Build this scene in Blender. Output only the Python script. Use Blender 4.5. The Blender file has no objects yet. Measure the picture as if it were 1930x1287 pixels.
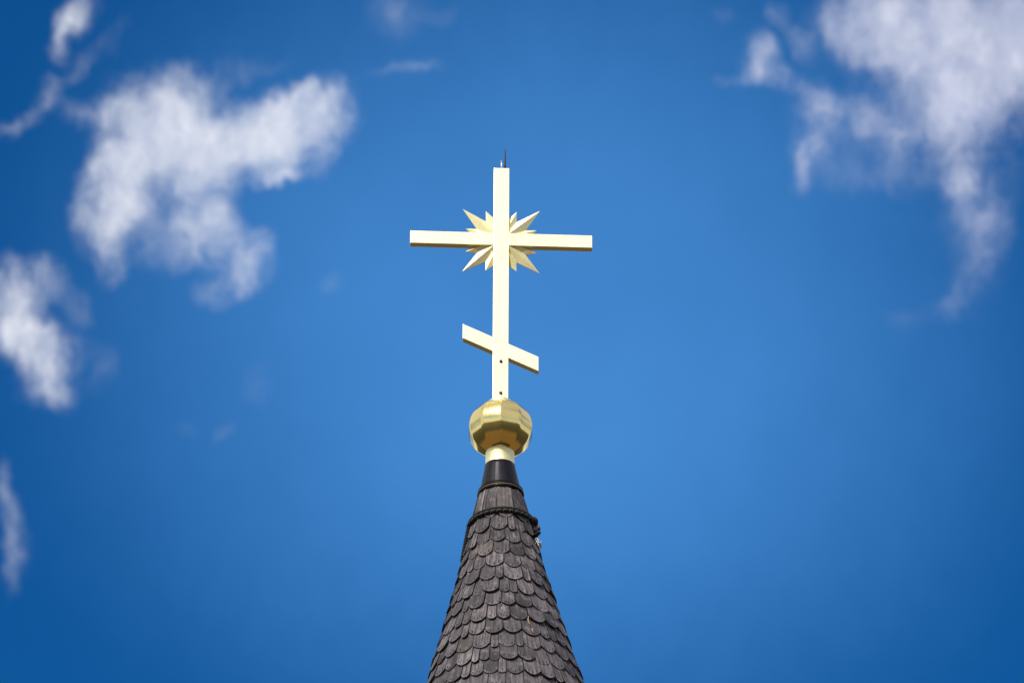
import bpy, bmesh, math, random
from mathutils import Vector, Matrix, noise as mnoise

R = math.radians
scene = bpy.context.scene

# ------------------------------------------------------------------ camera
SPIRE_Y = 47.316                      # distance from the photographer to the spire's axis
cam_d = bpy.data.cameras.new('camera')
cam = bpy.data.objects.new('camera', cam_d)
scene.collection.objects.link(cam)
cam.location = (0, 0, 1.6)
cam.rotation_euler = (R(90 + 31), 0, 0)
cam_d.sensor_width = 36
cam_d.lens = 257.41
cam_d.clip_start = 0.5
cam_d.clip_end = 20000
cam_d.dof.use_dof = True
cam_d.dof.focus_distance = 55.3
cam_d.dof.aperture_fstop = 5.0
scene.camera = cam

# ------------------------------------------------------------------ view
scene.view_settings.view_transform = 'Standard'
scene.view_settings.look = 'None'
scene.view_settings.gamma = 1
scene.view_settings.exposure = 0.0
scene.render.film_transparent = False
scene.cycles.max_bounces = 8

# ------------------------------------------------------------------ sun
SUN_EL, SUN_AZ = 45.0, -27.0          # azimuth from straight behind the photographer, minus = to the left
sd = Vector((math.sin(R(SUN_AZ)) * math.cos(R(SUN_EL)), -math.cos(R(SUN_AZ)) * math.cos(R(SUN_EL)), math.sin(R(SUN_EL))))
sun_d = bpy.data.lights.new('sun', 'SUN')
sun_d.energy = 4.3
sun_d.angle = R(0.53)
sun_d.color = (1.0, 0.95, 0.86)
sun = bpy.data.objects.new('sun', sun_d)
scene.collection.objects.link(sun)
sun.location = sd * 100
sun.rotation_euler = sd.to_track_quat('Z', 'Y').to_euler()

# ------------------------------------------------------------------ sky
world = bpy.data.worlds.new('World')
scene.world = world
world.use_nodes = True
WT = world.node_tree
WT.nodes.clear()


class NB:
    """tiny node-building helper"""
    def __init__(s, tree):
        s.t = tree

    def n(s, kind, **kw):
        nd = s.t.nodes.new(kind)
        for k, v in kw.items():
            setattr(nd, k, v)
        return nd

    def put(s, sock, v):
        if isinstance(v, bpy.types.NodeSocket):
            s.t.links.new(v, sock)
        elif v is not None:
            sock.default_value = v

    def math(s, op, a, b=None, c=None, clamp=False):
        nd = s.n('ShaderNodeMath', operation=op, use_clamp=clamp)
        for i, v in enumerate((a, b, c)):
            s.put(nd.inputs[i], v)
        return nd.outputs[0]

    def vmath(s, op, a, b=None, scale=None):
        nd = s.n('ShaderNodeVectorMath', operation=op)
        s.put(nd.inputs[0], a)
        if b is not None:
            s.put(nd.inputs[1], b)
        if scale is not None:
            s.put(nd.inputs['Scale'], scale)
        return nd.outputs['Value'] if op in ('DOT_PRODUCT', 'LENGTH') else nd.outputs['Vector']

    def comb(s, x, y, z=0.0):
        nd = s.n('ShaderNodeCombineXYZ')
        for i, v in enumerate((x, y, z)):
            s.put(nd.inputs[i], v)
        return nd.outputs[0]

    def noise(s, vec, scale, detail=2, rough=0.5, lac=2.0, dim='3D', out='Fac', dist=0.0):
        nd = s.n('ShaderNodeTexNoise', noise_dimensions=dim)
        s.put(nd.inputs['Vector'], vec)
        nd.inputs['Scale'].default_value = scale
        nd.inputs['Detail'].default_value = detail
        nd.inputs['Roughness'].default_value = rough
        nd.inputs['Lacunarity'].default_value = lac
        nd.inputs['Distortion'].default_value = dist
        return nd.outputs[out]

    def rng(s, v, a, b, c=0.0, d=1.0, kind='LINEAR'):
        nd = s.n('ShaderNodeMapRange', interpolation_type=kind)
        for i, x in enumerate((v, a, b, c, d)):
            s.put(nd.inputs[i], x)
        return nd.outputs[0]

    def mix(s, f, a, b, blend='MIX'):
        nd = s.n('ShaderNodeMix', data_type='RGBA', blend_type=blend)
        s.put(nd.inputs[0], f)
        s.put(nd.inputs[6], a if isinstance(a, bpy.types.NodeSocket) else (*a, 1))
        s.put(nd.inputs[7], b if isinstance(b, bpy.types.NodeSocket) else (*b, 1))
        return nd.outputs[2]


w = NB(WT)
geo = w.n('ShaderNodeTexCoord').outputs['Generated']       # the compass direction of the sky
# the clouds drift at infinity: their chart is centred on a fixed bearing (due north, 31 degrees up)
up31 = R(31)
fw = (0.0, math.cos(up31), math.sin(up31))
upv = (0.0, -math.sin(up31), math.cos(up31))
dz = w.vmath('DOT_PRODUCT', geo, fw)
dzs = w.math('MAXIMUM', dz, 0.05)
K = 138.0                                                    # chart unit: 1/138 radian
cx = w.math('MULTIPLY', w.math('DIVIDE', w.vmath('DOT_PRODUCT', geo, (1, 0, 0)), dzs), K)
cy = w.math('MULTIPLY', w.math('DIVIDE', w.vmath('DOT_PRODUCT', geo, upv), dzs), K)
chart = w.comb(cx, cy, 0.0)
ahead = w.rng(dz, 0.96, 0.985)

sky = w.n('ShaderNodeTexSky', sky_type='NISHITA')
sky.sun_disc = False
sky.sun_elevation = R(SUN_EL)
sky.sun_rotation = math.atan2(sd.x, sd.y)
sky.altitude = 500
sky.air_density = 1.0
sky.dust_density = 0.3
sky.ozone_density = 2.0

# ragged edges: the chart is bent by noise at three sizes before the clouds are laid on it
wa = w.vmath('SUBTRACT', w.noise(chart, 0.55, 2, 0.55, out='Color'), (0.5, 0.5, 0.5))
wb = w.vmath('SUBTRACT', w.noise(w.vmath('MULTIPLY', chart, (1.0, 0.7, 1.0)), 1.45, 6, 0.6, out='Color'), (0.5, 0.5, 0.5))
bent = w.vmath('ADD', chart, w.vmath('SCALE', wa, scale=0.45))
bent = w.vmath('ADD', bent, w.vmath('SCALE', w.vmath('MULTIPLY', wb, (0.85, 1.15, 1.0)), scale=0.85))

# every puff: east, north-up (in chart units from the bearing), half width, half height, turn in degrees, thickness
PUFFS = [
    # broad broken cloud to the left
    (-6.15, 4.5, 0.5, 0.55, -20, 0.9), (-6.7, 3.95, 0.8, 0.95, -35, 1.2), (-7.1, 3.2, 0.65, 0.9, -25, 1.0), (-7.65, 2.7, 0.45, 0.8, -12, 1.0),
    (-7.55, 1.95, 0.3, 0.65, 5, 0.75), (-7.95, 4.25, 0.4, 0.25, -15, 0.5), (-7.25, 4.6, 0.38, 0.4, 0, 0.7),
    (-5.6, 3.95, 0.8, 0.55, -10, 1.0), (-4.9, 3.8, 0.8, 0.55, 15, 1.1), (-4.5, 3.6, 0.5, 0.4, 20, 0.7), (-4.1, 4.15, 0.75, 0.5, 25, 1.05), (-3.45, 4.45, 0.45, 0.5, 0, 0.85),
    (-3.65, 3.6, 0.3, 0.38, 0, 0.65), (-4.45, 3.05, 0.5, 0.18, 12, 0.75), (-5.0, 3.25, 0.4, 0.3, -15, 0.5), (-5.9, 3.3, 0.6, 0.5, 0, 0.6),
    (-5.75, 2.65, 0.45, 0.75, 5, 0.85), (-6.35, 1.85, 0.6, 0.5, 0, 0.42), (-5.55, 1.85, 0.7, 0.45, -25, 0.6),
    (-5.0, 1.45, 0.42, 0.42, 0, 0.62), (-5.55, 0.95, 0.45, 0.22, 20, 0.36), (-5.1, 5.05, 0.7, 0.18, 10, 0.22),
    # wisps above it
    (-8.15, 6.2, 0.3, 0.5, -35, 0.5), (-8.5, 5.65, 0.2, 0.4, -20, 0.42), (-9.4, 4.1, 0.42, 0.16, 28, 0.36), (-8.9, 4.45, 0.28, 0.18, 30, 0.34),
    (-8.65, 4.65, 0.2, 0.26, 20, 0.36), (-8.2, 5.15, 0.5, 0.16, 48, 0.26), (-7.5, 5.75, 0.4, 0.16, 45, 0.2),
    # cloud at the left edge and what trails from it
    (-9.6, 0.45, 0.6, 0.65, -20, 1.0), (-9.0, 0.0, 0.5, 0.4, -35, 0.8), (-8.85, 1.1, 0.4, 0.4, -30, 0.62), (-8.65, -0.3, 0.45, 0.45, -30, 0.8),
    (-8.75, -0.85, 0.5, 0.28, -10, 0.5), (-7.8, -0.35, 0.32, 0.45, 20, 0.3), (-9.75, 1.25, 0.5, 0.3, 0, 0.6), (-8.2, 0.7, 0.25, 0.35, 0, 0.3),
    (-9.5, -3.1, 0.25, 0.6, 6, 0.27), (-9.33, -3.85, 0.24, 0.5, 4, 0.27), (-9.45, -4.5, 0.16, 0.4, 0, 0.22), (-9.62, -2.5, 0.14, 0.4, 0, 0.18),
    (-5.45, -1.6, 0.24, 0.15, 30, 0.2), (-6.1, -1.6, 0.2, 0.15, 0, 0.14), (-4.85, -0.65, 0.3, 0.4, -20, 0.18),
    (-3.4, 1.1, 0.3, 0.2, 20, 0.16),
    # faint scraps near the top
    (-2.1, 6.15, 0.5, 0.4, 10, 0.32), (-2.0, 5.1, 0.6, 0.15, 12, 0.28), (-1.3, 6.2, 0.25, 0.15, 30, 0.18),
    # large cloud at the upper right
    (7.45, 6.25, 1.1, 0.8, -20, 1.0), (8.6, 5.7, 1.0, 0.9, 0, 0.95), (8.35, 4.75, 0.7, 0.8, 0, 0.85), (9.4, 6.2, 0.9, 0.8, 0, 1.1),
    (8.1, 4.0, 0.5, 0.65, 0, 0.7), (8.35, 3.35, 0.28, 0.55, 0, 0.55), (6.9, 4.3, 0.75, 0.55, 20, 0.72),
    (9.5, 5.3, 0.65, 0.8, 0, 1.0), (9.2, 4.3, 0.6, 0.6, 0, 0.6), (6.3, 5.8, 0.65, 0.45, -40, 0.9), (7.2, 5.3, 0.8, 0.5, -35, 0.9), (7.6, 3.6, 0.55, 0.4, 0, 0.5), (7.9, 6.0, 1.0, 0.8, 0, 0.7), (7.5, 4.6, 0.6, 0.5, 0, 0.5),
    (4.62, 5.45, 0.3, 0.34, 25, 0.78), (4.5, 4.98, 0.5, 0.16, 5, 0.6), (5.3, 4.95, 0.32, 0.22, -40, 0.6), (5.65, 4.65, 0.28, 0.36, -25, 0.62),
    (5.75, 4.05, 0.38, 0.55, 15, 0.72), (5.45, 3.4, 0.24, 0.5, -12, 0.62), (5.0, 6.15, 0.22, 0.2, 0, 0.45), (5.4, 5.65, 0.4, 0.18, -50, 0.4),
    (3.9, 6.2, 0.2, 0.2, 0, 0.18), (6.2, 3.15, 0.55, 0.35, 0, 0.28), (7.2, 3.0, 0.5, 0.3, 0, 0.22), (9.3, 3.5, 0.5, 0.5, 0, 0.3),
    (8.65, 2.85, 0.38, 0.55, -12, 0.45), (8.9, 1.95, 0.48, 0.65, 5, 0.36), (8.8, 1.25, 0.4, 0.45, 0, 0.24), (8.3, 2.5, 0.4, 0.6, -15, 0.2),
    (8.1, 0.5, 0.45, 0.25, 10, 0.16), (7.3, 0.4, 0.35, 0.2, -10, 0.16), (8.45, 0.85, 0.3, 0.4, -20, 0.18), (9.3, 2.6, 0.4, 0.4, 0, 0.2),
]
bs = w.n('ShaderNodeSeparateXYZ')
WT.links.new(bent, bs.inputs[0])
bx, by = bs.outputs[0], bs.outputs[1]
acc = 0.0
carry = bent                          # the running sum rides along in z, which keeps the shader's working set small
for (px, py, hx, hy, turn, th) in PUFFS:
    mp = w.n('ShaderNodeMapping', vector_type='TEXTURE')
    WT.links.new(carry, mp.inputs['Vector'])
    mp.inputs['Location'].default_value = (px, py, 0)
    mp.inputs['Rotation'].default_value = (0, 0, R(turn))
    mp.inputs['Scale'].default_value = (hx * 1.85, hy * 1.85, 1e6)
    ln = w.vmath('LENGTH', mp.outputs[0])
    acc = w.math('ADD', w.rng(ln, 0.0, 1.0, th, 0.0, 'SMOOTHSTEP'), acc)
    carry = w.comb(bx, by, acc)
# soft saturation, then wispy erosion
soft = w.math('SUBTRACT', 1.0, w.math('EXPONENT', w.math('MULTIPLY', acc, -0.85)))
fib = w.noise(w.vmath('MULTIPLY', bent, (1.0, 0.72, 1.0)), 1.0, 7, 0.6)
fine = w.math('MULTIPLY', w.math('SUBTRACT', fib, 0.49), 2.9)
thick = w.math('MULTIPLY', w.math('ADD', soft, w.math('MULTIPLY', fine, w.math('MULTIPLY', w.rng(soft, 0.05, 0.45, 0.0, 0.72), w.rng(soft, 0.5, 0.9, 1.0, 0.38)))), 1.0)
dens = w.math('MULTIPLY', w.math('POWER', w.rng(thick, 0.02, 0.98), 1.55), 0.98)
dens = w.math('MULTIPLY', dens, ahead)
# fair-weather cloud over the rest of the sky
gz = w.n('ShaderNodeSeparateXYZ')
WT.links.new(geo, gz.inputs[0])
hz = w.math('ADD', w.math('MAXIMUM', gz.outputs[2], 0.0), 0.12)
flat = w.comb(w.math('DIVIDE', gz.outputs[0], hz), w.math('DIVIDE', gz.outputs[1], hz), 3.7)
far = w.rng(w.noise(flat, 0.9, 7, 0.58), 0.38, 0.56, 0.0, 0.94, 'SMOOTHSTEP')
far = w.math('MULTIPLY', far, w.rng(dz, 0.90, 0.975, 1.0, 0.0))
dens = w.math('MAXIMUM', dens, far)
# thicker cloud is a little greyer to the east
tone = w.noise(bent, 0.8, 3, 0.5)
whitish = w.mix(w.rng(tone, 0.35, 0.65), (5.1, 5.35, 6.1), (5.9, 6.05, 6.5))
greyish = w.mix(w.rng(tone, 0.35, 0.65), (3.7, 4.0, 5.2), (4.8, 5.0, 5.9))
ccol = w.mix(w.rng(cx, 1.0, 5.5), whitish, greyish)
# soft lens vignette painted into the sky tint: palest mid-chart, deeper blue outward
vignette = w.rng(w.vmath('LENGTH', w.vmath('MULTIPLY', w.vmath('SUBTRACT', bent, (0.6, 0.3, 0.0)), (1.0, 1.12, 1.0))), 1.5, 12.0, 1.0, 0.0, 'SMOOTHSTEP')
vignette = w.math('MULTIPLY', vignette, w.rng(w.noise(chart, 0.16, 3, 0.5), 0.2, 0.8, 0.8, 1.15), clamp=True)
tint = w.mix(vignette, (0.032, 0.35, 0.67), (0.41, 1.01, 1.40))
tint = w.mix(w.rng(dz, 0.6, 0.95), (0.62, 0.78, 0.95), tint)
tint = w.mix(w.rng(gz.outputs[2], 0.1, 0.42), (1.45, 1.15, 0.92), tint)
blue2 = w.mix(1.0, sky.outputs[0], tint, 'MULTIPLY')
final = w.mix(dens, blue2, ccol)
bg = w.n('ShaderNodeBackground')
WT.links.new(final, bg.inputs['Color'])
bg.inputs['Strength'].default_value = 0.15
WT.links.new(bg.outputs[0], w.n('ShaderNodeOutputWorld').inputs[0])

# ================================================================== helpers
col = scene.collection


def link_mesh(name, verts, faces, mats, parent=None, smooth=False, midx=None, loc=None):
    me = bpy.data.meshes.new(name)
    me.from_pydata([tuple(v) for v in verts], [], faces)
    for m in (mats if isinstance(mats, (list, tuple)) else [mats]):
        me.materials.append(m)
    if midx:
        me.polygons.foreach_set('material_index', midx)
    if smooth:
        me.polygons.foreach_set('use_smooth', [True] * len(me.polygons))
    me.update()
    o = bpy.data.objects.new(name, me)
    col.objects.link(o)
    if parent:
        o.parent = parent
    if loc:
        o.location = loc
    return o


def from_bm(name, bm, mats, parent=None, loc=None):
    bmesh.ops.recalc_face_normals(bm, faces=bm.faces)
    me = bpy.data.meshes.new(name)
    bm.to_mesh(me)
    bm.free()
    for m in (mats if isinstance(mats, (list, tuple)) else [mats]):
        me.materials.append(m)
    o = bpy.data.objects.new(name, me)
    col.objects.link(o)
    if parent:
        o.parent = parent
    if loc:
        o.location = loc
    return o


def empty(name, loc, label, cat, rot=(0, 0, 0), group=None):
    o = bpy.data.objects.new(name, None)
    col.objects.link(o)
    o.location = loc
    o.rotation_euler = rot
    o.empty_display_size = 0.2
    o['label'] = label
    o['category'] = cat
    if group:
        o['group'] = group
    return o


def prism(bm, outline, y0, y1, bevel=0.0):
    """extrude an (x, z) outline from y0 (front) to y1 (back)"""
    a = [bm.verts.new((x, y0, z)) for x, z in outline]
    b = [bm.verts.new((x, y1, z)) for x, z in outline]
    fs = [bm.faces.new(a), bm.faces.new(b[::-1])]
    n = len(a)
    for i in range(n):
        fs.append(bm.faces.new((a[i], b[i], b[(i + 1) % n], a[(i + 1) % n])))
    bmesh.ops.recalc_face_normals(bm, faces=fs)
    if bevel:
        es = set(e for f in fs for e in f.edges)
        bmesh.ops.bevel(bm, geom=list(es), offset=bevel, segments=2, affect='EDGES', profile=0.6)


def lathe(bm, prof, seg, centre=lambda z: (0.0, 0.0), phase=0.0, close_top=False, close_bot=False):
    rings = []
    for r, z in prof:
        c = centre(z)
        rings.append([bm.verts.new((c[0] + r * math.cos(phase + 2 * math.pi * k / seg),
                                    c[1] + r * math.sin(phase + 2 * math.pi * k / seg), z)) for k in range(seg)])
    for a, b in zip(rings, rings[1:]):
        for k in range(seg):
            bm.faces.new((a[k], a[(k + 1) % seg], b[(k + 1) % seg], b[k]))
    if close_bot:
        bm.faces.new(rings[0][::-1])
    if close_top:
        bm.faces.new(rings[-1])
    return rings


def tube(bm, pts, rad, seg=8, mat=0, cap=True):
    """a tube along a list of points; rad is a number or one number per point"""
    n = len(pts)
    pts = [Vector(p) for p in pts]
    rings = []
    ref = None
    for i, p in enumerate(pts):
        t = (pts[min(i + 1, n - 1)] - pts[max(i - 1, 0)]).normalized()
        if ref is None:
            ref = t.orthogonal().normalized()
        ref = (ref - t * ref.dot(t)).normalized()
        bi = t.cross(ref)
        rr = rad[i] if isinstance(rad, (list, tuple)) else rad
        rings.append([bm.verts.new(p + (ref * math.cos(2 * math.pi * k / seg) + bi * math.sin(2 * math.pi * k / seg)) * rr) for k in range(seg)])
    for a, b in zip(rings, rings[1:]):
        for k in range(seg):
            f = bm.faces.new((a[k], a[(k + 1) % seg], b[(k + 1) % seg], b[k]))
            f.material_index = mat
            f.smooth = True
    if cap:
        bm.faces.new(rings[0][::-1]).material_index = mat
        bm.faces.new(rings[-1]).material_index = mat


def closed_tube(bm, pts, rad, seg=6, mat=0):
    n = len(pts)
    pts = [Vector(p) for p in pts]
    rings = []
    for i, p in enumerate(pts):
        t = (pts[(i + 1) % n] - pts[i - 1]).normalized()
        z = Vector((0, 0, 1))
        a = (z - t * z.dot(t)).normalized()
        b = t.cross(a)
        rings.append([bm.verts.new(p + (a * math.cos(2 * math.pi * k / seg) + b * math.sin(2 * math.pi * k / seg)) * rad) for k in range(seg)])
    for i in range(n):
        a, b = rings[i], rings[(i + 1) % n]
        for k in range(seg):
            f = bm.faces.new((a[k], a[(k + 1) % seg], b[(k + 1) % seg], b[k]))
            f.material_index = mat
            f.smooth = True


# ================================================================== materials
def material(name):
    m = bpy.data.materials.new(name)
    m.use_nodes = True
    b = NB(m.node_tree)
    p = m.node_tree.nodes['Principled BSDF']
    return m, b, p


def simple(name, colour, rough=0.6, metal=0.0, var=0.25, scale=8.0, bump=0.0):
    m, b, p = material(name)
    oc = b.n('ShaderNodeTexCoord').outputs['Object']
    nz = b.noise(oc, scale, 5, 0.6)
    c = b.mix(b.rng(nz, 0.3, 0.7), tuple(x * (1 - var) for x in colour), tuple(min(1, x * (1 + var)) for x in colour))
    b.put(p.inputs['Base Color'], c)
    p.inputs['Metallic'].default_value = metal
    b.put(p.inputs['Roughness'], b.rng(nz, 0.3, 0.7, rough - 0.06, rough + 0.06))
    if bump:
        bn = b.n('ShaderNodeBump')
        bn.inputs['Strength'].default_value = bump
        bn.inputs['Distance'].default_value = 0.01
        b.put(bn.inputs['Height'], nz)
        b.put(p.inputs['Normal'], bn.outputs[0])
    return m


def gold(name, colour, rough, var, wave):
    m, b, p = material(name)
    oc = b.n('ShaderNodeTexCoord').outputs['Object']
    n1 = b.noise(oc, 5.0, 5, 0.6)
    n2 = b.noise(b.vmath('MULTIPLY', oc, (1, 1, 0.12)), 40.0, 4, 0.6)
    c = b.mix(b.rng(n1, 0.3, 0.7), colour, tuple(x * (1 - var) for x in colour))
    b.put(p.inputs['Base Color'], c)
    p.inputs['Metallic'].default_value = 1.0
    b.put(p.inputs['Roughness'], b.math('ADD', b.rng(n1, 0.3, 0.7, rough - 0.05, rough + 0.05), b.rng(n2, 0.3, 0.7, -0.03, 0.03)))
    bn = b.n('ShaderNodeBump')
    bn.inputs['Strength'].default_value = wave
    bn.inputs['Distance'].default_value = 0.01
    b.put(bn.inputs['Height'], b.math('ADD', b.noise(oc, 3.5, 2, 0.5), b.math('MULTIPLY', n2, 0.05)))
    b.put(p.inputs['Normal'], bn.outputs[0])
    return m


M_GILT = gold('gilded_bar', (0.99, 0.88, 0.52), 0.41, 0.08, 0.12)
M_LEAF = gold('gilded_ray', (0.99, 0.89, 0.50), 0.54, 0.08, 0.05)
M_GLOBE = gold('polished_gilding', (0.97, 0.75, 0.27), 0.16, 0.10, 0.2)
M_DARKSTEEL = simple('dark_steel', (0.03, 0.03, 0.035), 0.45, 0.6)
M_PALESTEEL = simple('pale_steel', (0.75, 0.74, 0.72), 0.35, 0.8)
M_BOLT = simple('rusty_bolt', (0.10, 0.065, 0.045), 0.5, 0.5)
M_ROPE = simple('tarred_rope', (0.005, 0.005, 0.0045), 0.85, 0, 0.5, 60, 0.3)
M_ROPEPALE = simple('worn_rope_strand', (0.045, 0.045, 0.035), 0.8, 0, 0.5, 80, 0.3)
M_RUST = simple('rust', (0.10, 0.05, 0.02), 0.85, 0, 0.5, 60, 0.4)
M_FRAY = simple('frayed_plastic', (0.55, 0.56, 0.52), 0.6, 0, 0.3, 60)
M_BRASSLINE = simple('aged_brass', (0.20, 0.15, 0.06), 0.5, 0.4)
M_NAIL = simple('nail_stain', (0.012, 0.010, 0.010), 0.8)
M_SPLINTER = simple('fresh_split_wood', (0.55, 0.36, 0.18), 0.7)

# black sheet-metal cap: vertical drawn streaks
M_CAP, b, p = material('black_sheet_metal')
oc = b.n('ShaderNodeTexCoord').outputs['Object']
n1 = b.noise(b.vmath('MULTIPLY', oc, (1, 1, 0.06)), 26.0, 4, 0.6)
b.put(p.inputs['Base Color'], b.mix(b.rng(n1, 0.3, 0.7), (0.004, 0.004, 0.007), (0.013, 0.012, 0.018)))
p.inputs['Metallic'].default_value = 0.2
p.inputs['Specular IOR Level'].default_value = 0.18
b.put(p.inputs['Roughness'], b.rng(n1, 0.3, 0.7, 0.36, 0.5))

# weathered wooden shingles: each shingle has its own tone (attribute), grain runs along it (uv)
def wood(name, dark, mid, pale, rough=1.0):
    m, b, p = material(name)
    at = b.n('ShaderNodeAttribute', attribute_name='tone')
    uv = b.n('ShaderNodeUVMap', uv_map='grain').outputs[0]
    grain = b.noise(b.vmath('MULTIPLY', uv, (1.0, 0.055, 1.0)), 120.0, 5, 0.65)
    streak = b.noise(b.vmath('MULTIPLY', uv, (1.0, 0.10, 1.0)), 45.0, 3, 0.6)
    blot = b.noise(uv, 14.0, 4, 0.6)
    sep = b.n('ShaderNodeSeparateColor')
    b.put(sep.inputs[0], at.outputs['Color'])
    c = b.mix(sep.outputs[0], dark, mid)
    c = b.mix(b.math('MULTIPLY', b.rng(blot, 0.5, 0.75), 0.55), c, pale)
    c = b.mix(b.math('MULTIPLY', b.rng(streak, 0.44, 0.62), 0.62 * rough), c, tuple(x * 0.4 for x in dark))
    c = b.mix(b.rng(grain, 0.42, 0.60, 0.0, 0.55 * rough), c, tuple(x * 0.5 for x in dark))
    c = b.mix(b.math('MULTIPLY', sep.outputs[1], b.rng(streak, 0.35, 0.6, 0.3, 1.0)), c, (0.17, 0.125, 0.085))
    b.put(p.inputs['Base Color'], c)
    p.inputs['Roughness'].default_value = 0.82
    p.inputs['Specular IOR Level'].default_value = 0.25
    bn = b.n('ShaderNodeBump')
    bn.inputs['Strength'].default_value = 0.5
    bn.inputs['Distance'].default_value = 0.004
    b.put(bn.inputs['Height'], b.math('ADD', grain, streak))
    b.put(p.inputs['Normal'], bn.outputs[0])
    return m


M_SHINGLE = wood('weathered_shingle', (0.050, 0.044, 0.048), (0.205, 0.175, 0.182), (0.42, 0.375, 0.385))
M_EDGESHADE = simple('end_grain_shade', (0.008, 0.008, 0.007), 0.9)  # dark end grain, blackened further as painted shade on edges and undersides
M_BOARD = wood('silvered_board', (0.13, 0.11, 0.105), (0.36, 0.31, 0.295), (0.52, 0.47, 0.46), 0.7)
M_PLASTER = simple('lime_plaster', (0.62, 0.60, 0.54), 0.9, 0, 0.08, 2.0, 0.2)
M_DARKWIN = simple('dark_opening', (0.02, 0.02, 0.022), 0.4)
M_UNDER = simple('roof_boarding', (0.02, 0.018, 0.016), 0.9)

# ================================================================== the ground and hills
gm, b, p = material('churchyard')
oc = b.n('ShaderNodeTexCoord').outputs['Object']
dist = b.vmath('LENGTH', b.vmath('SUBTRACT', oc, (0.0, SPIRE_Y, 0.0)))
edge = b.math('ADD', dist, b.math('MULTIPLY', b.math('SUBTRACT', b.noise(oc, 0.08, 4, 0.6), 0.5), 30.0))
n1 = b.noise(oc, 0.6, 6, 0.6)
paving = b.mix(n1, (0.085, 0.050, 0.018), (0.14, 0.085, 0.032))
grass = b.mix(n1, (0.010, 0.011, 0.004), (0.020, 0.020, 0.007))
b.put(p.inputs['Base Color'], b.mix(b.rng(edge, 40, 50), paving, grass))
p.inputs['Roughness'].default_value = 0.95
bm = bmesh.new()
prev = None
for r in (0.0, 10, 25, 50, 80, 130, 220, 400, 800, 1600, 4000):
    ring = [bm.verts.new((r * math.cos(2 * math.pi * k / 96), r * math.sin(2 * math.pi * k / 96), 0)) for k in range(96)] if r else [bm.verts.new((0, 0, 0))]
    if prev:
        for k in range(96):
            if len(prev) == 1:
                bm.faces.new((prev[0], ring[k], ring[(k + 1) % 96]))
            else:
                bm.faces.new((prev[k], ring[k], ring[(k + 1) % 96], prev[(k + 1) % 96]))
    prev = ring
g = from_bm('ground', bm, gm)
g['kind'] = 'structure'

hm, b, p = material('wooded_hillside')
oc = b.n('ShaderNodeTexCoord').outputs['Object']
n1 = b.noise(oc, 0.05, 8, 0.65)
b.put(p.inputs['Base Color'], b.mix(n1, (0.008, 0.010, 0.004), (0.020, 0.022, 0.008)))
p.inputs['Roughness'].default_value = 1.0
bm = bmesh.new()
NA = 240
rows = []
for r, h in ((320, -1.0), (420, 25), (560, 62), (760, 95), (1000, 110), (1400, 80), (1900, -1.0)):
    row = []
    for k in range(NA):
        a = 2 * math.pi * k / NA
        q = Vector((math.cos(a) * 2.2, math.sin(a) * 2.2, r * 0.004))
        v = 0.75 + 0.55 * mnoise.noise(q) + 0.22 * mnoise.noise(q * 3.7) + 0.08 * mnoise.noise(q * 13)
        front = 0.55 + 0.45 * max(0, -math.sin(a))
        row.append(bm.verts.new((r * math.cos(a), r * math.sin(a), h * v * front if h > 0 else h)))
    rows.append(row)
for a_, b_ in zip(rows, rows[1:]):
    for k in range(NA):
        f = bm.faces.new((a_[k], b_[k], b_[(k + 1) % NA], a_[(k + 1) % NA]))
        f.smooth = True
hl = from_bm('hills', bm, hm)
hl['kind'] = 'structure'

# ================================================================== the spire
BASE = Vector((-0.0486, SPIRE_Y, 0.0))


def axis(z):
    """the spire leans very slightly; x of its axis at height z, relative to BASE"""
    return -(z - 27.109) * 0.0227


PROF = [(28.71, 0.150), (28.46, 0.200), (28.40, 0.200), (28.03, 0.284), (27.109, 0.534), (24.0, 1.38), (20.0, 2.47)]


def prad(z):
    for (z0, r0), (z1, r1) in zip(PROF, PROF[1:]):
        if z >= z1:
            return r0 + (r1 - r0) * (z0 - z) / (z0 - z1)
    (z0, r0), (z1, r1) = PROF[-2:]
    return r1 + (z1 - z) * (r1 - r0) / (z0 - z1)


spire = empty('church_spire', BASE, 'conical church spire clad in grey scalloped wooden shingles under a black metal cap', 'spire')

rnd = random.Random(11)
V, F, MI, TONE, UV = [], [], [], [], []


def surf(theta, z, off):
    """point on the cone, off metres proud of it"""
    r = prad(z) + off
    return Vector((axis(z) + r * math.sin(theta), -r * math.cos(theta), z))


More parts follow.
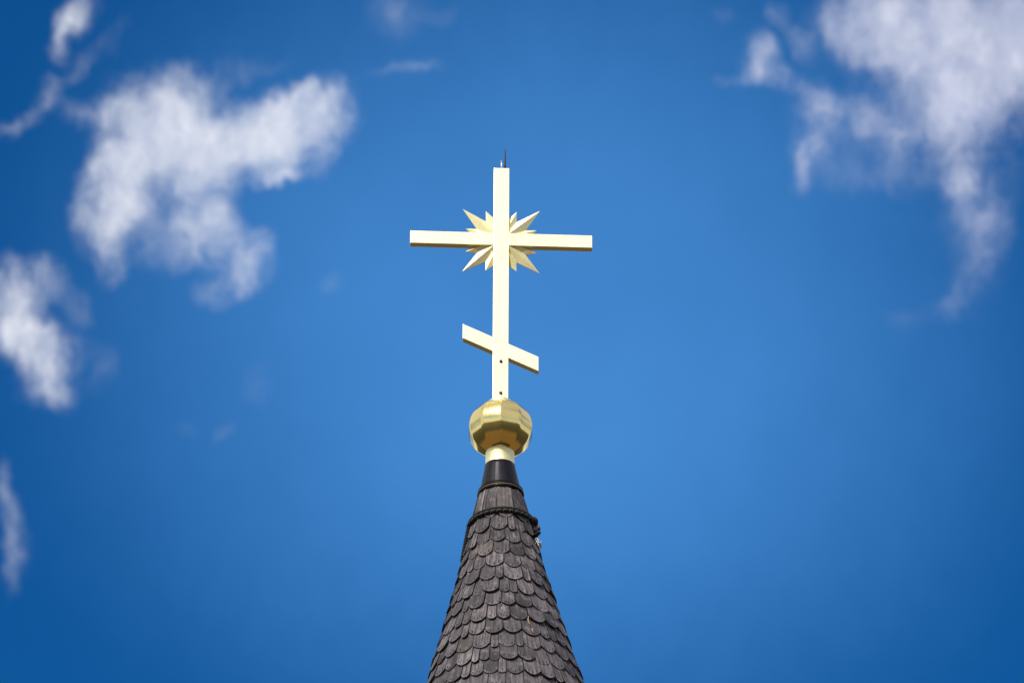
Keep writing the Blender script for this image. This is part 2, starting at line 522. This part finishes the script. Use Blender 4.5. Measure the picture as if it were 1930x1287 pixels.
def shingle(theta, z_tip, w, length, lift, thick, arc, fine, board=False, tone=None, warm=0.0, cut=0.0, skew=0.0):
    """one wooden shingle: round-ended board lying on the cone, its tip lifted over the course below"""
    sl = (prad(z_tip - 0.1) - prad(z_tip)) / 0.1
    ca = 1 / math.sqrt(1 + sl * sl)
    tip = surf(theta, z_tip, lift)
    top = surf(theta, z_tip + length * ca, lift * 0.25)
    ux = Vector((math.cos(theta), math.sin(theta), 0))
    uy = (top - tip).normalized()
    un = ux.cross(uy).normalized()
    if un.dot(Vector((math.sin(theta), -math.cos(theta), 0))) < 0:
        un = -un
    ux = (ux + uy * skew).normalized()
    rtop = prad(z_tip + length * ca) / max(prad(z_tip), 1e-4)
    wt = w * (rtop if board else max(0.86, rtop))
    L = (top - tip).length
    na = 8 if fine else 5
    out = []
    flat = rnd.uniform(1.9, 2.7)
    for i in range(na + 1):
        a = -1 + 2 * i / na
        out.append((a * w / 2, arc * abs(a) ** flat + rnd.uniform(-1, 1) * 0.0012))
    warp = rnd.uniform(-0.3, 1.0) * 0.004
    curl = rnd.uniform(0, 1) * 0.004

    def bow(x, y):
        return warp * (2 * x / w) ** 2 + curl * max(0.0, 1 - y / 0.06)
    lo = out[:na + 1]
    ytop = [L - cut * rnd.random() for _ in range(2)]
    cols = na + 1
    ymid = arc + 0.03
    rows = [[(x, y) for x, y in lo], [(x, ymid) for x, y in lo],
            [(x * wt / w, ytop[0] + (ytop[1] - ytop[0]) * (x / w + 0.5)) for x, y in lo]]
    us, vs = rnd.uniform(0, 50), rnd.uniform(0, 50)
    t = rnd.betavariate(1.3, 1.4) if tone is None else tone
    i0 = len(V)
    flatp = [q for r_ in rows for q in r_]
    n = len(flatp)
    for dz_ in (0.0, -thick):
        for (x, y) in flatp:
            V.append(tip + ux * x + uy * y + un * (dz_ + bow(x, y)))

    def face(ids, mi):
        F.append(tuple(i0 + q for q in ids))
        MI.append(mi)
        TONE.append((t, warm, 0.0, 1.0))
        UV.append([(us + flatp[q % n][0], vs + flatp[q % n][1]) for q in ids])
    for r_ in range(2):
        for c_ in range(cols - 1):
            a0 = r_ * cols + c_
            face((a0, a0 + 1, a0 + 1 + cols, a0 + cols), 2 if board else 0)
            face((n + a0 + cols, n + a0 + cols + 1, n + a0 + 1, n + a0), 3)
    loop = list(range(cols)) + [2 * cols - 1, 3 * cols - 1] + list(range(3 * cols - 2, 2 * cols - 1, -1)) + [cols]
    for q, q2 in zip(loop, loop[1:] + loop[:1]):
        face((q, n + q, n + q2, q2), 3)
    if not fine:
        return
    # nail heads with their run of stain
    k = 2 if w < 0.09 else 3
    if w < 0.06:
        k = 1
    for q in range(k):
        x = ((q + 0.5) / k - 0.5) * w * 0.78 + rnd.uniform(-1, 1) * 0.006
        y = arc * abs(2 * x / w) ** flat + rnd.uniform(0.026, 0.042)
        if board and rnd.random() < 0.4:
            continue
        s = rnd.uniform(0.0034, 0.0050)
        run = rnd.uniform(0.006, 0.022)
        c = tip + ux * x + uy * y + un * (0.0026 + warp * (2 * x / w) ** 2 + curl * max(0.0, 1 - y / 0.06))
        ring = []
        for (a_, b_) in ((0, s), (s, s * 0.5), (s, -s * 0.5), (s * 0.4, -run), (-s * 0.4, -run), (-s, -s * 0.5), (-s, s * 0.5)):
            ring.append(len(V))
            V.append(c + ux * a_ + uy * b_)
        apex = len(V)
        V.append(c + un * 0.002)
        for a_, b_ in zip(ring, ring[1:] + ring[:1]):
            F.append((b_, a_, apex))
            MI.append(1)
            TONE.append((0, 0, 0, 1))
            UV.append([(0, 0)] * 3)


# the row of long boards under the cap
nb = 11
edges = []
a = -0.18
for i in range(nb):
    edges.append(a)
    a += 2 * math.pi / nb * rnd.uniform(0.86, 1.14)
edges = [e * 2 * math.pi / (a + 0.18) for e in edges]
for i in range(nb):
    e0 = edges[i]
    e1 = edges[(i + 1) % nb] + (2 * math.pi if i == nb - 1 else 0)
    wdt = (e1 - e0) * prad(28.455) * 0.97
    shingle((e0 + e1) / 2, 28.452, wdt, 0.252, 0.014, 0.012, 0.008, True, board=True, tone=(0.45, 0.4, 0.8, 0.3, 0.6, 0.9, 0.2, 0.7, 0.95, 0.9, 0.6)[i], cut=0.04)

# courses of scalloped shingles, top down
z = 28.375
course = 0
while z > 20.0:
    r = prad(z) + 0.012
    circ = 2 * math.pi * r
    fine = z > 26.6
    ws = []
    tot = 0
    while tot < circ:
        wd = rnd.choice((0.06, 0.075, 0.10, 0.115, 0.125, 0.13, 0.135, 0.14, 0.15))
        if r < 0.32:
            wd *= 0.86
        ws.append(wd)
        tot += wd
    kf = circ / tot
    th = rnd.uniform(0, 2 * math.pi)
    for wd in ws:
        wd *= kf
        d_ = wd / r
        arc = min(0.048, wd * rnd.uniform(0.26, 0.38))
        warm = 0.0 if rnd.random() > 0.06 else rnd.uniform(0.08, 0.3)
        shingle(th + d_ / 2, z + rnd.uniform(-1, 1) * 0.007, wd - rnd.uniform(0.004, 0.008), 0.30 if fine else 0.28,
                0.036 + rnd.uniform(-1, 1) * 0.007, rnd.uniform(0.020, 0.027), arc, fine, warm=warm, skew=rnd.uniform(-1, 1) * 0.03)
        th += d_
    z -= (0.118 if course < 4 else 0.131) + rnd.uniform(-1, 1) * 0.004
    course += 1

clad = link_mesh('shingle_cladding', V, F, [M_SHINGLE, M_NAIL, M_BOARD, M_EDGESHADE], spire, midx=MI)
me = clad.data
flatuv, flatc = [], []
for i, f in enumerate(F):
    for c in UV[i]:
        flatuv.extend(c)
        flatc.extend(TONE[i])
me.color_attributes.new(name='tone', type='FLOAT_COLOR', domain='CORNER')
me.uv_layers.new(name='grain')
me.color_attributes['tone'].data.foreach_set('color', flatc)
me.uv_layers['grain'].data.foreach_set('uv', flatuv)

# pale splintered strips where wood has freshly split
for (th, zz, ln, wd) in ((0.36, 27.42, 0.085, 0.006), (0.40, 27.31, 0.05, 0.005), (-0.03, 27.49, 0.03, 0.006), (-0.27, 27.28, 0.03, 0.004), (-0.47, 27.50, 0.025, 0.004)):
    bm = bmesh.new()
    pts = [surf(th + 0.012 * math.sin(i + zz), zz - ln * i / 5, 0.042) for i in range(6)]
    tube(bm, pts, [wd * 0.15, wd * 0.5, wd * 0.6, wd * 0.45, wd * 0.5, wd * 0.1], 5)
    from_bm('splinter', bm, M_SPLINTER, spire)

# dark boarding inside the shingles
bm = bmesh.new()
lathe(bm, [(prad(z_) - 0.022, z_) for z_ in (19.9, 24.0, 27.109, 28.03, 28.40, 28.46, 28.70)], 48, lambda z_: (axis(z_), 0), 0, True, True)
from_bm('boarding', bm, M_UNDER, spire)

# black sheet-metal cap with a rolled edge
cap_prof = [(0.156, 28.722), (0.149, 28.752), (0.141, 28.79), (0.1335, 28.83), (0.124, 28.875), (0.1165, 28.915), (0.1125, 28.946)]
bm = bmesh.new()
rings = lathe(bm, cap_prof, 64, lambda z_: (axis(z_), 0), 0, True, True)
for f in bm.faces:
    f.smooth = len(f.verts) == 4
# standing lap seam down one side
tube(bm, [(axis(z_) + r_ * math.sin(-0.33), -r_ * math.cos(-0.33) - 0.001, z_) for r_, z_ in cap_prof], 0.0035, 6)
cap = from_bm('metal_cap', bm, M_CAP, spire)
bm = bmesh.new()
for (r_, z_, t_, mi) in ((0.1630, 28.722, 0.0080, 0), (0.1690, 28.706, 0.0048, 1), (0.1670, 28.692, 0.0090, 0)):
    closed_tube(bm, [(axis(z_) + r_ * math.cos(2 * math.pi * k / 72), r_ * math.sin(2 * math.pi * k / 72), z_ + 0.004 * math.sin(2 * math.pi * k / 72 + 1)) for k in range(72)], t_, 8, mi)
from_bm('rolled_edge', bm, [M_CAP, M_BRASSLINE], cap)

# the tower the spire stands on
bm = bmesh.new()
lathe(bm, [(2.25, 0.0), (2.25, 0.9), (2.15, 0.95), (2.15, 19.75)], 8, lambda z_: (axis(20.0), 0), math.pi / 8, True, True)
from_bm('tower_wall', bm, M_PLASTER, spire)
bm = bmesh.new()
lathe(bm, [(2.18, 19.45), (2.30, 19.5), (2.30, 19.62), (2.48, 19.7), (2.48, 19.88)], 8, lambda z_: (axis(20.0), 0), math.pi / 8, True, True)
from_bm('eaves_cornice', bm, M_PLASTER, spire)
for k in range(8):
    if k % 2:
        continue
    bm = bmesh.new()
    outl = [(-0.38, 16.2), (0.38, 16.2), (0.38, 17.9)] + [(0.38 * math.cos(math.pi * i / 10), 17.9 + 0.38 * math.sin(math.pi * i / 10)) for i in range(1, 10)] + [(-0.38, 17.9)]
    prism(bm, outl, -2.02, -1.9)
    wn = from_bm('belfry_window', bm, M_DARKWIN, spire, (axis(20.0), 0, 0))
    wn.rotation_euler.z = k * math.pi / 4

# ================================================================== rope tied round the spire
RZ = 28.435
rope = empty('rope', BASE + Vector((axis(RZ), 0, RZ)), 'black twisted rope tied round the spire below its top boards, knotted on the right', 'rope')


def ring_pt(a, r, z_):
    return Vector((r * math.sin(a), -r * math.cos(a), z_))


bm = bmesh.new()
N = 260
for (rr, zz, mats) in ((0.2390, 0.017, (0, 0)), (0.2450, -0.006, (0, 1))):
    for s in (0, 1):
        pts = []
        for k in range(N):
            a = 2 * math.pi * k / N
            tw = 34 * a + s * math.pi
            sag = 0.010 * math.sin(a - 0.4) + 0.004 * math.sin(3 * a + 1) - (0.012 if -1.7 < a - 2 * math.pi < -0.9 else 0)
            pts.append(ring_pt(a, rr + 0.0065 * math.cos(tw), zz + sag * 0.6 + 0.0065 * math.sin(tw)))
        closed_tube(bm, pts, 0.0092, 6, mats[s] if s else 0)
from_bm('rope_loop', bm, [M_ROPE, M_ROPEPALE], rope)

# the knot and its tarnished shackle at the right, hanging down the side
bm = bmesh.new()
rk = random.Random(5)
A0 = 1.28


def side(a, dz_, off):
    zz = RZ + dz_
    return Vector((axis(zz) - axis(RZ), 0, 0)) + ring_pt(a, prad(zz) + off, dz_)


for i, (dz_, off, rad_, turns) in enumerate(((0.00, 0.030, 0.020, 1), (-0.030, 0.036, 0.022, 1), (-0.062, 0.036, 0.021, 1), (-0.096, 0.038, 0.021, 1), (-0.122, 0.042, 0.019, 1))):
    c = side(A0 + rk.uniform(-0.06, 0.06), dz_, off + 0.014)
    ax = Vector((rk.uniform(-1, 1), rk.uniform(-1, 1), rk.uniform(-0.6, 0.6))).normalized()
    p1 = ax.orthogonal().normalized()
    p2 = ax.cross(p1)
    for j in range(2):
        pts = [c + ax * (j * 0.013 - 0.006) + (p1 * math.cos(2 * math.pi * k / 14) + p2 * math.sin(2 * math.pi * k / 14)) * rad_ * 1.3 * (1 + 0.15 * math.sin(k)) for k in range(14)]
        closed_tube(bm, pts, 0.0105, 6, 1 if (i in (1, 2) and j == 0) else 0)
pts = [side(A0 + 0.05 * math.sin(t * 9), 0.01 - 0.16 * t, 0.042 + 0.008 * math.sin(t * 11)) for t in [i / 14 for i in range(15)]]
tube(bm, pts, 0.014, 7, 0)
from_bm('knot', bm, [M_ROPE, M_RUST], rope)

bm = bmesh.new()
for i in range(26):
    a = A0 + rk.uniform(-0.10, 0.14)
    d0 = -0.135 - rk.uniform(0, 0.06)
    L = rk.uniform(0.02, 0.06)
    o0 = 0.034 + rk.uniform(0, 0.026)
    bend = rk.uniform(-0.08, 0.08)
    pts = [side(a + bend * t * t, d0 - L * t, o0 * (1 - 0.2 * t) + 0.012 * math.sin(3 * t + i)) for t in (0, 0.25, 0.5, 0.75, 1)]
    tube(bm, pts, [0.003, 0.005, 0.0045, 0.003, 0.001], 5)
from_bm('frayed_end', bm, M_FRAY, rope)

# the loose end hanging at the left
bm = bmesh.new()
for s in (0, 1):
    pts, rd = [], []
    for i in range(120):
        t = i / 119
        dz_ = -0.01 - 0.30 * t
        off = 0.048 - 0.008 * t + 0.006 * math.cos(40 * t + s * math.pi)
        pts.append(side(-1.42 - 0.14 * t, dz_, off) + Vector((0, 0.006 * math.sin(40 * t + s * math.pi), 0)))
        rd.append(0.0105 * (1 - 0.25 * t))
    tube(bm, pts, rd, 6)
from_bm('hanging_end', bm, M_ROPE, rope)

# ================================================================== gilded globe and its neck
CX = -0.0858
orb = empty('golden_globe', (CX, SPIRE_Y, 28.93), 'ten sided polished golden globe on a short neck between black cap and cross', 'globe')
bm = bmesh.new()
prof = []
for i in range(41):
    t = -math.pi / 2 + math.pi * i / 40
    c, s = math.cos(t), math.sin(t)
    e = 2 / 2.06
    prof.append((max(0.0, 0.2485 * abs(c) ** e), 0.330 + 0.226 * (abs(s) ** e) * (1 if s > 0 else -1)))
prof = [(max(r_, 0.05), z_) for r_, z_ in prof[2:-2]]
rings = []
angs = []
for k in range(10):
    c0 = -math.pi / 2 + 0.02 + k * math.pi / 5
    for d_, kk in ((-4.0, 0), (-1.6, 1), (1.6, 1), (4.0, 0)):
        a_ = c0 + R(d_)
        rel = R(18) - abs(R(d_))
        angs.append((a_, math.cos(R(18)) / math.cos(rel) * (0.9965 if kk else 1.0)))
for r_, z_ in prof:
    rings.append([bm.verts.new((r_ * f_ * math.cos(a_), r_ * f_ * math.sin(a_), z_)) for a_, f_ in angs])
na_ = len(angs)
for a_, b_ in zip(rings, rings[1:]):
    for k in range(na_):
        bm.faces.new((a_[k], a_[(k + 1) % na_], b_[(k + 1) % na_], b_[k]))
bm.faces.new(rings[0][::-1])
bm.faces.new(rings[-1])
for f in bm.faces:
    f.smooth = True
from_bm('globe', bm, M_GLOBE, orb)
bm = bmesh.new()
lathe(bm, [(0.1085, 0.0), (0.1105, 0.004), (0.1085, 0.012), (0.1085, 0.132), (0.113, 0.138), (0.113, 0.158)], 40, lambda z_: (-0.004, 0), 0, True, True)
for f in bm.faces:
    f.smooth = len(f.verts) == 4
from_bm('neck', bm, M_LEAF, orb)

# ================================================================== the cross
cross = empty('golden_cross', (-0.0880, SPIRE_Y, 29.47), 'gilded three armed orthodox cross with star rays, standing on the golden globe', 'cross', (0, R(0.22), R(2.7)))
HW, HD = 0.059, 0.031                                       # half width and half depth of the bars
ARM_Z = 30.919 - 29.47
bm = bmesh.new()
TOPZ = 31.557 - 29.47
prism(bm, [(-HW, 0.0), (HW, 0.0), (HW, TOPZ), (-HW, TOPZ)], -HD, HD, 0.0035)
post = from_bm('post', bm, M_GILT, cross)

for s in (-1, 1):
    bm = bmesh.new()
    x0, x1 = sorted((s * (HW - 0.002), s * 0.692))
    prism(bm, [(x0, ARM_Z - 0.0545), (x1, ARM_Z - 0.0545), (x1, ARM_Z + 0.0545), (x0, ARM_Z + 0.0545)], -HD + 0.0012, HD - 0.0012, 0.003)
    from_bm('arm', bm, M_GILT, cross)
SZ = 29.9605 - 29.47
SL = 0.475
for s in (-1, 1):
    bm = bmesh.new()
    x0, x1 = sorted((s * (HW - 0.002), s * 0.286))
    prism(bm, [(x0, SZ - SL * x0 - 0.0625), (x1, SZ - SL * x1 - 0.0625), (x1, SZ - SL * x1 + 0.0625), (x0, SZ - SL * x0 + 0.0625)], -HD + 0.0012, HD - 0.0012, 0.003)
    from_bm('slanted_arm', bm, M_GILT, cross)

# star of sixteen rays behind the crossing: the twelve that show, each a ridged spike
bm = bmesh.new()
lathe(bm, [(0.075, -0.012), (0.075, 0.012)], 16, close_top=True, close_bot=True)
bmesh.ops.rotate(bm, verts=bm.verts, cent=(0, 0, 0), matrix=Matrix.Rotation(math.pi / 2, 3, 'X'))
star = from_bm('star', bm, M_LEAF, cross, (0, 0, ARM_Z))
for quad in range(4):
    for j, (da, rt) in enumerate(((-22.5, 0.29), (0, 0.405), (22.5, 0.29))):
        lean = -1.5 if quad in (0, 2) else 1.5
        ang = R(45 + 90 * quad + da + lean)
        h = 13.4 if da == 0 else 9.1
        d = Vector((math.cos(ang), 0, math.sin(ang)))

        def at(a_, r_, y_):
            return Vector((math.cos(R(a_) + ang) * r_, y_, math.sin(R(a_) + ang) * r_))
        rv = 0.213
        vs = [at(0, 0.05, -0.029), at(0, rt, 0.0), at(-h, rv, 0.010), at(h, rv, 0.010), at(-h * 1.0, 0.05, -0.014), at(h * 1.0, 0.05, -0.014),
              at(0, 0.05, 0.030), at(0, rt, 0.005), at(-h, rv, 0.018), at(h, rv, 0.018)]
        fs = [(0, 4, 2, 1), (0, 1, 3, 5), (6, 7, 8, 4), (6, 5, 9, 7), (1, 2, 8, 7), (1, 7, 9, 3), (2, 4, 8), (3, 9, 5), (0, 5, 6, 4)]
        bm = bmesh.new()
        bv = [bm.verts.new(v) for v in vs]
        for f in fs:
            bm.faces.new([bv[i] for i in f])
        from_bm('ray', bm, M_LEAF, star)

# two bolts through the foot of the post
for zb in (29.838, 29.562):
    bm = bmesh.new()
    lathe(bm, [(0.0125, 0.0), (0.0125, 0.004), (0.0105, 0.009), (0.0055, 0.0125), (0.0008, 0.0135)], 14, close_top=True, close_bot=True)
    for f in bm.faces:
        f.smooth = True
    bmesh.ops.rotate(bm, verts=bm.verts, cent=(0, 0, 0), matrix=Matrix.Rotation(math.pi / 2, 3, 'X'))
    from_bm('bolt', bm, M_BOLT, cross, (0.0015, -HD - 0.0005, zb - 29.47))

# foot plate on the globe
bm = bmesh.new()
lathe(bm, [(0.10, -0.005), (0.10, 0.016), (0.094, 0.02)], 24, close_top=True, close_bot=True)
from_bm('foot_plate', bm, M_GILT, cross)

# lightning spike and a shorter pale one on the top
bm = bmesh.new()
tube(bm, [(0.026, 0.004, TOPZ - 0.01), (0.0265, 0.004, TOPZ + 0.05), (0.0265, 0.004, TOPZ + 0.135), (0.0265, 0.004, TOPZ + 0.192)], [0.0078, 0.0076, 0.0066, 0.0025], 10)
from_bm('lightning_spike', bm, M_DARKSTEEL, cross)
bm = bmesh.new()
tube(bm, [(0.001, -0.004, TOPZ - 0.01), (0.0, -0.004, TOPZ + 0.04), (-0.003, -0.004, TOPZ + 0.082)], [0.006, 0.0056, 0.004], 8)
from_bm('short_rod', bm, M_PALESTEEL, cross)
